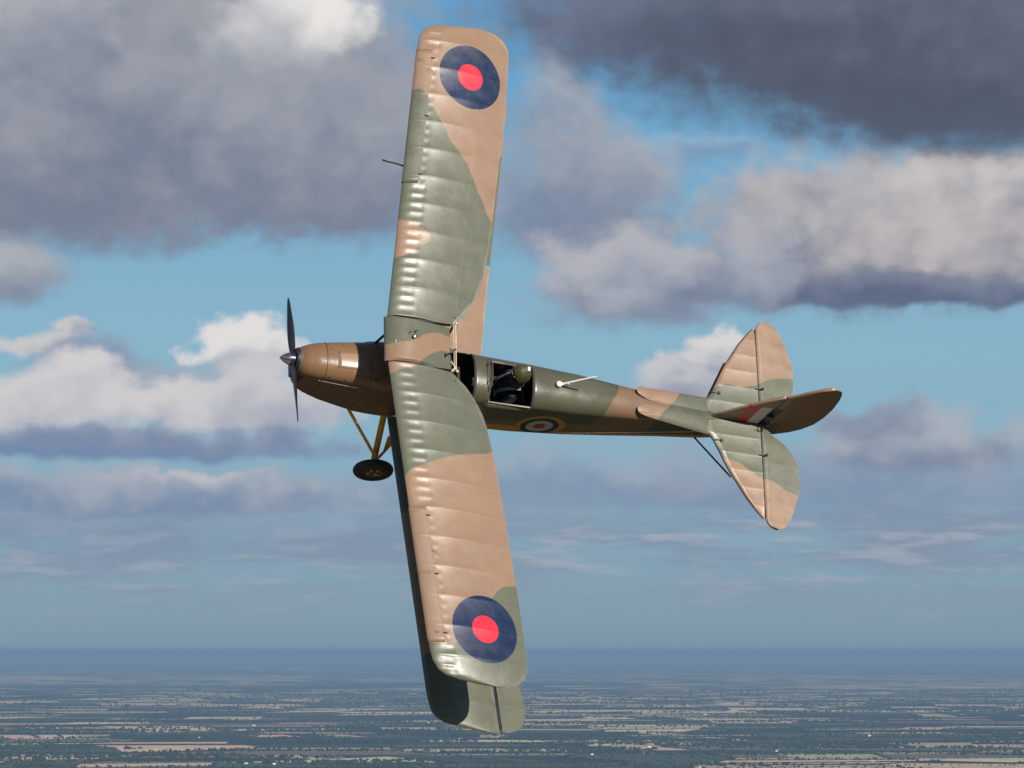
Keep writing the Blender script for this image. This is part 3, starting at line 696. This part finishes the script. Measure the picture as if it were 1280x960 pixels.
# ---- fin and rudder
fLE = itp([(-.02, 5.80), (.10, 5.865), (.32, 6.03), (.50, 6.175), (.62, 6.28), (.72, 6.375), (.79, 6.445), (.85, 6.51)])
plate('fin', {'ys': np.linspace(-.02, .845, 26), 'f': lambda z: (fLE(z), 6.522)}, lambda t, y, x: .024*min(1, t*9+.2)**.5, None, [[(5, -1), (5, .16), (8, .16), (8, -1)]], M_FIN, .26, axis='y')
rLE = itp([(-.385, 6.52), (.80, 6.535), (.84, 6.53), (1.08, 6.735), (1.20, 6.87), (1.262, 6.97)])
rTE = itp([(-.385, 6.60), (-.34, 6.72), (-.28, 6.82), (-.14, 7.02), (.0, 7.14), (.178, 7.225), (.42, 7.262), (.685, 7.262), (.963, 7.225), (1.12, 7.185), (1.20, 7.15), (1.245, 7.10), (1.262, 7.03)])
rzs = np.unique(np.concatenate([np.linspace(-.385, -.2, 10), np.linspace(-.2, 1.1, 40), np.linspace(1.1, 1.262, 14)]))
rud = plate('rudder', {'ys': rzs, 'f': lambda z: (rLE(z)+.01, rTE(z))}, lambda t, y, x: (.022*(1-t)+.004)*min(1, t*8+.4), None, [[(5, -1), (5, .1), (6.8, .1), (6.9, -1)]], M_FIN, .25, axis='y')
MB().tube([(6.529, 0, -.36), (6.529, 0, .82)], .010, 6).build('rudder_hinge', M_BLACK, PL)
for z in (.30, .05):
    MB().box((6.55, 0, z), (.05, .05, .008)).tube([(6.55, -.13, z), (6.55, .13, z)], .008, 6).build('rudder_horn', M_BLACK, rud)
MB().tube([(6.45, 0, -.40), (6.60, 0, -.52), (6.72, 0, -.60)], .016, 8).box((6.72, 0, -.61), (.06, .03, .01)).build('tail_skid', M_STEEL, PL)
for sd in (1, -1):
    MB().tube([(3.85, sd*.290, -.50), (4.15, sd*.276, -.44), (5.0, sd*.21, -.30), (5.78, sd*.150, -.17), (6.3, sd*.11, -.02), (6.55, sd*.13, .05)], .005, 6).build('control_cable', M_ALU, PL)
    MB().ball((4.28, sd*.270, -.415), .014, 6).build('cable_guide', M_ALU, PL)

# ---- struts, wires
SF = ((1, 0, 0), .38)
for sd in (1, -1):
    MB().tube([(1.17, sd*.26, .24), (1.26, sd*.28, .86)], .022, 12, flat=SF).build('cabane_strut', M_STRUT, PL)
    MB().tube([(2.02, sd*.27, .28), (1.96, sd*.31, .90)], .018, 12, flat=SF).build('cabane_strut', M_STRUT, PL)
    for cU, cL in ((.13, .13), (.68, .68)):
        y = 3.05; MB().tube([(lLE0(y)+cL*1.32, sd*y, lZ(y)+.05), (uLE0(y)+cU*1.3, sd*y, uZ(y)-.01)], .028, 12, flat=SF).build('interplane_strut', M_STRUT, PL)
        for (ya, za, yb, zb_) in ((.42, 'l', 3.0, 'u'), (.42, 'u', 3.0, 'l')):
            pa = (lLE0(ya)+cL*1.32, sd*ya, lZ(ya)+.05) if za == 'l' else (uLE0(ya)+cU*1.3, sd*ya, uZ(ya))
            pb = (lLE0(yb)+cL*1.32, sd*yb, lZ(yb)+.05) if zb_ == 'l' else (uLE0(yb)+cU*1.3, sd*yb, uZ(yb))
            MB().tube([pa, pb], .004, 6).build('bracing_wire', M_WIRE, PL)
MB().tube([(1.40, 2.42, .90), (1.30, 2.41, .985), (1.20, 2.41, 1.015), (1.08, 2.405, 1.035), (1.00, 2.40, 1.07)], .011, 8).build('pitot_tube', M_BLACK, PL)
# ---- undercarriage
for sd in (1, -1):
    MB().tube([(1.13, sd*.25, -.69), (1.60, sd*.74, -.99)], .026, 12, flat=((0, 0, 1), .7)).build('radius_rod', M_YEL, PL)
    MB().tube([(1.60, sd*.26, -.66), (1.615, sd*.70, -1.10)], .043, 12, flat=((1, 0, 0), .7)).build('undercarriage_leg', M_YEL, PL)
    MB().tube([(2.02, sd*.26, -.64), (1.63, sd*.73, -1.10)], .030, 12, flat=((0, 0, 1), .6)).build('radius_rod', M_YEL, PL)
    MB().add([(1.70, sd*.50, -.80), (1.92, sd*.42, -.76), (1.70, sd*.62, -.98), (1.70, sd*.50, -.825), (1.92, sd*.42, -.785), (1.70, sd*.62, -1.005)], [(0, 1, 2), (5, 4, 3), (0, 3, 4, 1), (1, 4, 5, 2), (2, 5, 3, 0)]).build('leg_fairing', M_YEL, PL, smooth=False)
    MB().tube([(1.63, sd*.66, -1.14), (1.63, sd*.84, -1.17)], .022, 10).build('axle', M_STRUT, PL)
    c = (1.625, sd*.825, -1.175)
    tp = [(.045*math.cos(a)*1.45, .185+.075*math.sin(a)) for a in np.linspace(-math.pi*.5, math.pi*1.5, 25)]
    ty = MB().lathe([(q[0], q[1]) for q in tp], c, 'Y', 48, sgn=sd).build('wheel', M_RUB, PL)
    hb = MB().lathe([(.045, .0005), (.045, .03), (.028, .045), (.022, .09), (.040, .115), (.046, .122), (.040, .128)], c, 'Y', 40, sgn=sd).build('wheel_hub', mat('hub_brown', (.14, .075, .035), .5), ty)
    MB().lathe([(-.04, .0005), (-.04, .128), (.0, .128)], c, 'Y', 30, sgn=sd).build('hub_back', M_STRUT, ty)
    for k in range(8):
        a = k*math.pi/4; MB().box((c[0]+.07*math.cos(a), c[1]+sd*.032, c[2]+.07*math.sin(a)), (.011, .008, .011)).build('hub_bolt', M_WHITE if k % 2 else M_BLACK, hb)
MB().tube([(1.66, -.30, -.62), (1.72, -.32, -.56)], .02, 8).build('wing_root_fitting', M_STEEL, PL)
MB().box((1.70, -.36, -.50), (.03, .05, .01)).build('wing_root_fitting', M_STEEL, PL)

# ------------------------------------------------------------------ the pilot
PIL = empty('pilot', PLANE @ Matrix.Translation((3.035, 0, -.325)))
PIL.name = 'person'
meta(PIL, 'pilot in olive green helmet and dark flying suit sitting in the open rear cockpit', 'person')
M_SUIT = mat('dark_flying_suit', (.012, .013, .016), .85, bump=.01, bscale=18, vary=.4)
M_SKIN = mat('skin', (.42, .22, .15), .5)
M_HELM = mat('olive_helmet', (.040, .042, .012), .36, vary=.1, bscale=20)
M_BELT = mat('pale_webbing', (.13, .15, .17), .8)
def skinned(name, verts, edges, radii, material, parent, root=0, lev=2):
    me = bpy.data.meshes.new(name); me.from_pydata(verts, edges, []); me.materials.append(material)
    o = bpy.data.objects.new(name, me); COL.objects.link(o); o.parent = parent
    sk = o.modifiers.new('skin', 'SKIN'); me.skin_vertices.new() if not me.skin_vertices else None
    for i, r in enumerate(radii):
        v = me.skin_vertices[0].data[i]; v.radius = (r, r) if not isinstance(r, tuple) else r; v.use_root = (i == root)
    sk.use_smooth_shade = True
    ss = o.modifiers.new('smooth', 'SUBSURF'); ss.levels = lev; ss.render_levels = lev
    return o
# x forward is negative; origin at the seat
vb = [(0, 0, .06), (.0, 0, .22), (-.01, 0, .38), (.0, 0, .50), (.01, 0, .58), (.01, 0, .645),
      (.0, .17, .47), (-.09, .225, .26), (-.26, .12, .19), (.0, -.17, .47), (-.07, -.235, .26), (-.26, -.16, .16),
      (-.20, .10, .10), (-.48, .13, .14), (-.62, .12, -.17), (-.20, -.10, .10), (-.48, -.13, .14), (-.62, -.12, -.17)]
eb = [(0, 1), (1, 2), (2, 3), (3, 4), (4, 5), (3, 6), (6, 7), (7, 8), (3, 9), (9, 10), (10, 11), (0, 12), (12, 13), (13, 14), (0, 15), (15, 16), (16, 17)]
rb_ = [(.15, .12), (.145, .115), (.16, .12), (.10, .09), .055, .055, .075, .056, .036, .075, .056, .036, .085, .065, .05, .085, .065, .05]
body = skinned('body', vb, eb, rb_, M_SUIT, PIL)
# head with face, helmet over it
hd = MB()
V = []; F = []; nr, ns_ = 22, 28
for i in range(nr+1):
    ph = math.pi*i/nr
    for j in range(ns_):
        th = 2*math.pi*j/ns_; x = -math.sin(ph)*math.cos(th); y = math.sin(ph)*math.sin(th); z = math.cos(ph)
        X = x*.098; Yy = y*.075*(1-.22*max(0, -z)); Z = z*.118
        fr = max(0, -x)
        X -= .020*math.exp(-((y*1.0)**2)/.012-((z+.12)**2)/.03)*(fr > .5)          # nose
        X += .010*math.exp(-((abs(y)-.36)**2)/.02-((z-.08)**2)/.02)*(fr > .4)      # eye sockets
        X -= .006*math.exp(-(y**2)/.05-((z+.45)**2)/.006)*(fr > .4)                # lips
        X -= .010*math.exp(-(y**2)/.06-((z+.78)**2)/.03)*(fr > .2)                 # chin
        V.append((X, Yy, Z+.775))
for i in range(nr):
    for j in range(ns_): F.append((i*ns_+j, i*ns_+(j+1) % ns_, (i+1)*ns_+(j+1) % ns_, (i+1)*ns_+j))
HEAD = empty('head_rig', Matrix.Identity(4)); bpy.data.objects.remove(HEAD)
head = mesh('head', [(x-.015, y, z+.02) for x, y, z in V], F, M_SKIN, PIL)
# helmet: dome with a short peak and ear covers
V = []; F = []
for i in range(15):
    ph = (math.pi*.60)*i/14
    for j in range(32):
        th = 2*math.pi*j/32; x = -math.sin(ph)*math.cos(th); y = math.sin(ph)*math.sin(th); z = math.cos(ph)
        fl = 1+.10*max(0, i-11)/3
        zz = z*.135*(1 if x > -.4 else 1)
        if x < -.3: zz = max(zz, .020)
        V.append((x*.125*fl-.010, y*.110*fl, zz+.80))
for i in range(14):
    for j in range(32): F.append((i*32+j, (i+1)*32+j, (i+1)*32+(j+1) % 32, i*32+(j+1) % 32))
F.append(tuple(range(32)))
hel = mesh('helmet', V, F, M_HELM, PIL); md = hel.modifiers.new('thickness', 'SOLIDIFY'); md.thickness = .006; md.offset = -1
MB().tube([(-.115+.24*(math.sin(t)**2)*.5, .105*math.sin(t*1.0), .835) for t in np.linspace(-1.3, 1.3, 12)], .007, 8).build('goggle_strap', M_BLACK, hel)
MB().box((.0, -.008, .934), (.030, .026, .008)).build('helmet_patch', M_BLACK, hel)
MB().box((.045, .012, .930), (.016, .024, .010)).build('helmet_label', M_WHITE, hel)
MB().tube([(-.118*math.cos(t)-.012, .112*math.sin(t), .815-.03*(1-math.cos(t))) for t in np.linspace(-2.2, 2.2, 20)], .008, 8).build('helmet_rim', M_BLACK, hel)
MB().ball((-.118, 0, .865), .022, 8, (.5, 1.6, .8)).build('goggle_bridge', M_BLACK, hel)
for sd in (1, -1): MB().ball((-.005, sd*.098, .765), .038, 10, (1, .5, 1.15)).build('ear_cup', M_BLACK, hel)
MB().tube([(.085*math.cos(t), .085*math.sin(t), .635) for t in np.linspace(0, 2*math.pi, 17)], .035, 8).build('fur_collar', mat('dark_fleece', (.03, .022, .015), .95, bump=.01, bscale=60), PIL)
for sd in (1, -1): MB().ball((-.112, sd*.036, .800), .030, 10, (.5, 1, .8)).build('goggles', M_BLACK, head)
# hands: palm and five fingers each
for sd, wrist, fwd in ((1, Vector((-.26, .12, .19)), Vector((-1, -.55, .0))), (-1, Vector((-.26, -.16, .16)), Vector((-1, .35, -.05)))):
    f = fwd.normalized(); upv = Vector((0, 0, 1)); s_ = f.cross(upv).normalized()
    pal = wrist+f*.055; vs = [tuple(wrist), tuple(wrist+f*.045), tuple(wrist+f*.085)]; es = [(0, 1), (1, 2)]; rr = [.024, (.036, .018), (.036, .016)]
    for k in range(4):
        L = (.070, .080, .074, .058)[k]; o_ = (k-1.5)*.019; b0 = wrist+f*.09+s_*o_; i0 = len(vs)
        p1 = b0+f*L*.42-upv*.006; p2 = p1+f*L*.22-upv*L*.30; p3 = p2-f*L*.12-upv*L*.26
        vs += [tuple(b0), tuple(p1), tuple(p2), tuple(p3)]; es += [(2, i0), (i0, i0+1), (i0+1, i0+2), (i0+2, i0+3)]; rr += [.010, .0095, .009, .008]
    i0 = len(vs); ts = -s_*sd*1.0
    vs += [tuple(wrist+f*.035+ts*.032-upv*.01), tuple(wrist+f*.065+ts*.048-upv*.028), tuple(wrist+f*.088+ts*.040-upv*.048)]
    es += [(1, i0), (i0, i0+1), (i0+1, i0+2)]; rr += [.013, .011, .009]
    skinned('hand', vs, es, rr, M_LEATH, PIL, lev=1)
for sd in (1, -1):
    MB().tube([(-.05, sd*.05, .12), (-.17, sd*.06, .26), (-.165, sd*.085, .42), (-.08, sd*.10, .545), (.08, sd*.09, .55)], .022, 8, flat=((0, 1, 0), .25)).build('harness_strap', M_BELT, PIL)
MB().box((-.16, -.05, .22), (.012, .05, .035)).build('harness_buckle', M_STEEL, PIL)
for (px_, py_, pz_) in ((-.33, .14, .30), (-.36, .05, .33), (-.20, -.24, .26), (-.05, -.25, .30), (-.30, -.20, .36)):
    MB().box((px_, py_, pz_), (.018, .022, .007), Matrix.Rotation(px_*3, 3, 'Z')).build('clip', M_BELT, PIL)
MB().box((-.30, -.13, .25), (.07, .055, .006), Matrix.Rotation(.3, 3, 'Y')).build('knee_pad', M_BELT, PIL)

# ------------------------------------------------------------------ ground
def drop(r2): return r2*0
def ground_mat():
    m_ = bpy.data.materials.new('farmland'); m_.use_nodes = True; N = NT(m_.node_tree)
    o = N.n('ShaderNodeOutputMaterial'); b = N.n('ShaderNodeBsdfPrincipled'); N.put(o.inputs[0], b.outputs[0])
    tc = N.n('ShaderNodeTexCoord').outputs['Object']
    wv = N.n('ShaderNodeVectorMath', operation='MULTIPLY_ADD'); N.put(wv.inputs[0], N.noise(tc, .004, 3, out=1)); wv.inputs[1].default_value = (120, 120, 0); N.put(wv.inputs[2], tc)
    vo = N.n('ShaderNodeTexVoronoi', feature='F1', distance='CHEBYCHEV'); vo.inputs['Scale'].default_value = 1/900; N.put(vo.inputs['Vector'], wv.outputs[0])
    sc = N.n('ShaderNodeSeparateColor'); N.put(sc.inputs[0], vo.outputs['Color'])
    big = N.noise(tc, 1/5200, 4, .55)
    k = N.m('ADD', sc.outputs[0], N.m('MULTIPLY', N.m('SUBTRACT', big, .5), 1.1))
    fine = N.noise(tc, .01, 5, .6)
    base = N.mix(N.step(fine, .3, .7), (.014, .022, .016), (.028, .040, .026))
    c = N.mix(N.step(k, .50, .51), base, (.05, .062, .036))
    c = N.mix(N.step(k, .68, .69), c, (.32, .235, .15))
    c = N.mix(N.step(k, .80, .81), c, (.46, .33, .20))
    N.put(b.inputs['Base Color'], c); b.inputs['Roughness'].default_value = .95; b.inputs['Specular IOR Level'].default_value = .1
    return m_
V = [(0, 0, 0)]; F = []; seg = 180
radii = list(np.geomspace(300, 1000000, 90))
for r in radii:
    for j in range(seg): a = 2*math.pi*j/seg; V.append((r*math.sin(a), r*math.cos(a), drop(r*r)))
for j in range(seg): F.append((0, 1+(j+1) % seg, 1+j))
for i in range(len(radii)-1):
    for j in range(seg): F.append((1+i*seg+j, 1+i*seg+(j+1) % seg, 1+(i+1)*seg+(j+1) % seg, 1+(i+1)*seg+j))
meta(mesh('ground', V, F, ground_mat(), None, smooth=False), 'flat green and straw farmland stretching to the horizon', None, None, 'structure')

# near farmland: an irregular quilt of fields, each face its own crop
def field_mat():
    m_ = bpy.data.materials.new('fields'); m_.use_nodes = True; N = NT(m_.node_tree)
    o = N.n('ShaderNodeOutputMaterial'); b = N.n('ShaderNodeBsdfPrincipled'); N.put(o.inputs[0], b.outputs[0])
    at = N.n('ShaderNodeAttribute', attribute_name='crop').outputs['Color']; tc = N.n('ShaderNodeTexCoord').outputs['Object']
    f = N.noise(tc, .012, 6, .65)
    N.put(b.inputs['Base Color'], N.mix(1., at, N.mix(N.step(f, .3, .7), (.72, .72, .74), (1.25, 1.22, 1.18)), 'MULTIPLY'))
    b.inputs['Roughness'].default_value = .95; b.inputs['Specular IOR Level'].default_value = .1
    return m_
CW = 640.; NX, NY = 34, 92; X0 = -NX*CW/2; Y0 = 9500.
gx = X0+np.arange(NX+1)*CW; gy = Y0+np.arange(NY+1)*CW
GX, GY = np.meshgrid(gx, gy); ph1 = np.sin(GY/2100.)*260+np.sin(GY/730.+GX/1500)*90; ph2 = np.sin(GX/1900.+1)*300+np.sin(GX/800.+GY/2000)*110
GX = GX+ph1+rng.uniform(-190, 190, GX.shape); GY = GY+ph2+rng.uniform(-190, 190, GY.shape)
big = np.zeros((NY, NX)); yy, xx = np.mgrid[0:NY, 0:NX]
for _ in range(34):
    a, b_ = rng.uniform(0, NX), rng.uniform(0, NY); big += rng.choice([-1, 1])*np.exp(-((xx-a)**2+(yy-b_)**2)/rng.uniform(8, 60))
V = []; F = []; crop = []; edges = []
DK = [(.011, .016, .015), (.014, .020, .018), (.020, .028, .022), (.030, .039, .029)]
def crop_col(r_, bg_):
    t = r_+.13*bg_
    if t > .80: c = (.53, .405, .24)
    elif t > .70: c = (.38, .295, .18)
    elif t > .63: c = (.14, .115, .075)
    elif t > .45: c = (.055, .066, .038)
    else: c = DK[int(rng.integers(0, 4))]
    return tuple(v*rng.uniform(.85, 1.15) for v in c)
for j in range(NY):
    for i in range(NX):
        q = [np.array((GX[j+dj, i+di], GY[j+dj, i+di])) for dj, di in ((0, 0), (0, 1), (1, 1), (1, 0))]
        edges.append((q[0], q[1])); edges.append((q[0], q[3]))
        nsp = int(rng.choice([1, 2, 2, 3, 4])); cut = rng.random() < .3
        ts = [0]+sorted(rng.uniform(.25, .75, nsp-1).tolist() if nsp > 1 else [])+[1]
        for t0, t1 in zip(ts[:-1], ts[1:]):
            if cut: P4 = [q[0]+(q[1]-q[0])*t0, q[0]+(q[1]-q[0])*t1, q[3]+(q[2]-q[3])*t1, q[3]+(q[2]-q[3])*t0]
            else: P4 = [q[0]+(q[3]-q[0])*t0, q[1]+(q[2]-q[1])*t0, q[1]+(q[2]-q[1])*t1, q[0]+(q[3]-q[0])*t1]
            b0 = len(V); V += [(p_[0], p_[1], drop(p_[0]**2+p_[1]**2)+1.0) for p_ in P4]; F.append((b0, b0+1, b0+2, b0+3)); crop.append(crop_col(rng.random(), big[j, i]))
            if t0 > 0: edges.append((P4[0], P4[3] if cut else P4[1]))
me = bpy.data.meshes.new('fields'); me.from_pydata(V, [], F); me.materials.append(field_mat())
a = me.attributes.new('crop', 'FLOAT_COLOR', 'FACE'); a.data.foreach_set('color', np.array([c+(1,) for c in crop], dtype=np.float32).ravel())
fo = bpy.data.objects.new('fields', me); COL.objects.link(fo); meta(fo, 'patchwork of straw coloured and green fields below', None, None, 'structure')

# hedgerow trees and woods
ico_v = []; ico_f = []
bm = bmesh.new(); bmesh.ops.create_icosphere(bm, subdivisions=1, radius=1); ico = np.array([v.co[:] for v in bm.verts]); icf = np.array([[v.index for v in f.verts] for f in bm.faces]); bm.free()
P_ = []
for a_, b_ in edges:
    m_ = (a_+b_)/2; dist = math.hypot(*m_)
    if abs(m_[0]) > .19*m_[1]+300 or dist > 44000: continue
    if rng.random() < .45: continue
    L = np.linalg.norm(b_-a_); sp = 13 if dist < 20000 else (24 if dist < 30000 else 55); n = max(2, int(L/sp))
    t = rng.random(n)[:, None]; pp = a_+(b_-a_)*t+rng.normal(0, 5, (n, 2)); P_.append(np.c_[pp, rng.uniform(1.6, 3.6, n)*np.where(rng.random(n) < .12, 1.7, 1)*(1 if sp < 30 else 1.5)])
for _ in range(420):
    y = rng.uniform(11000, 44000)**1.0; x = rng.uniform(-.19, .19)*y; rx, ry = rng.uniform(80, 620), rng.uniform(50, 260); n = int(rx*ry/900)+6
    if y > 26000: n = n//2+4
    th = rng.uniform(0, 6.28, n); rr = np.sqrt(rng.random(n)); P_.append(np.c_[x+rx*rr*np.cos(th), y+ry*rr*np.sin(th), rng.uniform(3.5, 7, n)])
P_ = np.concatenate(P_); print('tree clumps', len(P_))
def blobs(name, P_, label, col):
    n = len(P_); s_ = P_[:, 2]; rot = rng.uniform(0, 6.28, n); Vv = np.repeat(ico[None], n, 0)*rng.uniform(.75, 1.25, (n, len(ico), 1))
    w_ = rng.uniform(.9, 1.7, n)
    Xr = Vv[..., 0]*np.cos(rot)[:, None]-Vv[..., 1]*np.sin(rot)[:, None]; Yr = Vv[..., 0]*np.sin(rot)[:, None]+Vv[..., 1]*np.cos(rot)[:, None]
    Q = np.stack([Xr*(s_*w_)[:, None]+P_[:, 0:1], Yr*(s_*w_)[:, None]+P_[:, 1:2], (Vv[..., 2]+.75)*s_[:, None]+drop(P_[:, 0:1]**2+P_[:, 1:2]**2)+1], -1).reshape(-1, 3)
    FF = (icf[None]+(np.arange(n)*len(ico))[:, None, None]).reshape(-1, 3)
    me = bpy.data.meshes.new(name); me.vertices.add(len(Q)); me.vertices.foreach_set('co', Q.astype(np.float32).ravel())
    me.loops.add(FF.size); me.loops.foreach_set('vertex_index', FF.astype(np.int32).ravel()); me.polygons.add(len(FF))
    me.polygons.foreach_set('loop_start', np.arange(0, FF.size, 3, dtype=np.int32)); me.update(calc_edges=True); me.validate()
    me.materials.append(mat(name+'_leaves', col, .9, vary=.35, bscale=.05, spec=.1))
    o = bpy.data.objects.new(name, me); COL.objects.link(o); meta(o, label, None, None, 'stuff')
blobs('hedgerow_trees', P_, 'dark hedgerow trees and small woods between the fields', (.018, .028, .017))

# scattered farm buildings (a few pixels each)
hm = bpy.data.meshes.new('house')
hm.from_pydata([(-9, -5, 0), (9, -5, 0), (9, 5, 0), (-9, 5, 0), (-9, -5, 6), (9, -5, 6), (9, 5, 6), (-9, 5, 6), (-9, 0, 10), (9, 0, 10)], [],
               [(0, 1, 5, 4), (1, 2, 6, 9, 5), (2, 3, 7, 6), (3, 0, 4, 8, 7), (4, 5, 9, 8), (6, 7, 8, 9)])
hm.materials.append(mat('pale_render', (.6, .57, .52), .8)); hm.materials.append(mat('slate_roof', (.16, .13, .12), .8)); hm.polygons[4].material_index = 1; hm.polygons[5].material_index = 1
HS = HOUSES = [(-1722, 14540), (-1380, 14530), (-1361, 14440), (-1237, 14600), (-1860, 16000), (-820, 17500), (-1540, 19800), (-500, 24000), (-1480, 23000), (612, 17900), (690, 14700), (1400, 15600),
      (1800, 20200), (900, 21700), (1130, 17100), (330, 16600), (1720, 14200), (2200, 25500), (-250, 19500), (480, 26800), (1300, 27000), (-2100, 22500), (-900, 15200), (-1010, 15260), (-700, 27000), (760, 15300)]
for k, (x, y) in enumerate(HS):
    o = bpy.data.objects.new('farmhouse', hm); COL.objects.link(o); o.location = (x, y, drop(x*x+y*y)+1.0); s_ = rng.uniform(.5, .8)*(y/15000)**.5; o.scale = (s_, s_, s_); o.rotation_euler = (0, 0, rng.uniform(-.5, .5))
    meta(o, 'tiny pale farmhouse standing among the distant fields', 'farmhouse', 'pale farmhouses scattered over the plain')

# ------------------------------------------------------------------ haze
HZ = 1100000.
MB().box((0, 0, (ALT+30-1)/2), (HZ, HZ, (ALT+30+1)/2)).build('haze', None or bpy.data.materials.new('air'), None, smooth=False)
hz = bpy.data.objects['haze']; meta(hz, 'pale blue haze over the far farmland', None, None, 'stuff')
am = hz.data.materials[0]; am.use_nodes = True; N = NT(am.node_tree)
o = N.n('ShaderNodeOutputMaterial'); pv = N.n('ShaderNodeVolumePrincipled'); pv.inputs['Density'].default_value = 2.3e-5
pv.inputs['Color'].default_value = (.222, .362, .530, 1); pv.inputs['Anisotropy'].default_value = .0
N.put(o.inputs[1], pv.outputs[0])
for o in bpy.data.objects:
    if o.type == 'MESH' and not o.data.materials: print('no material', o.name)
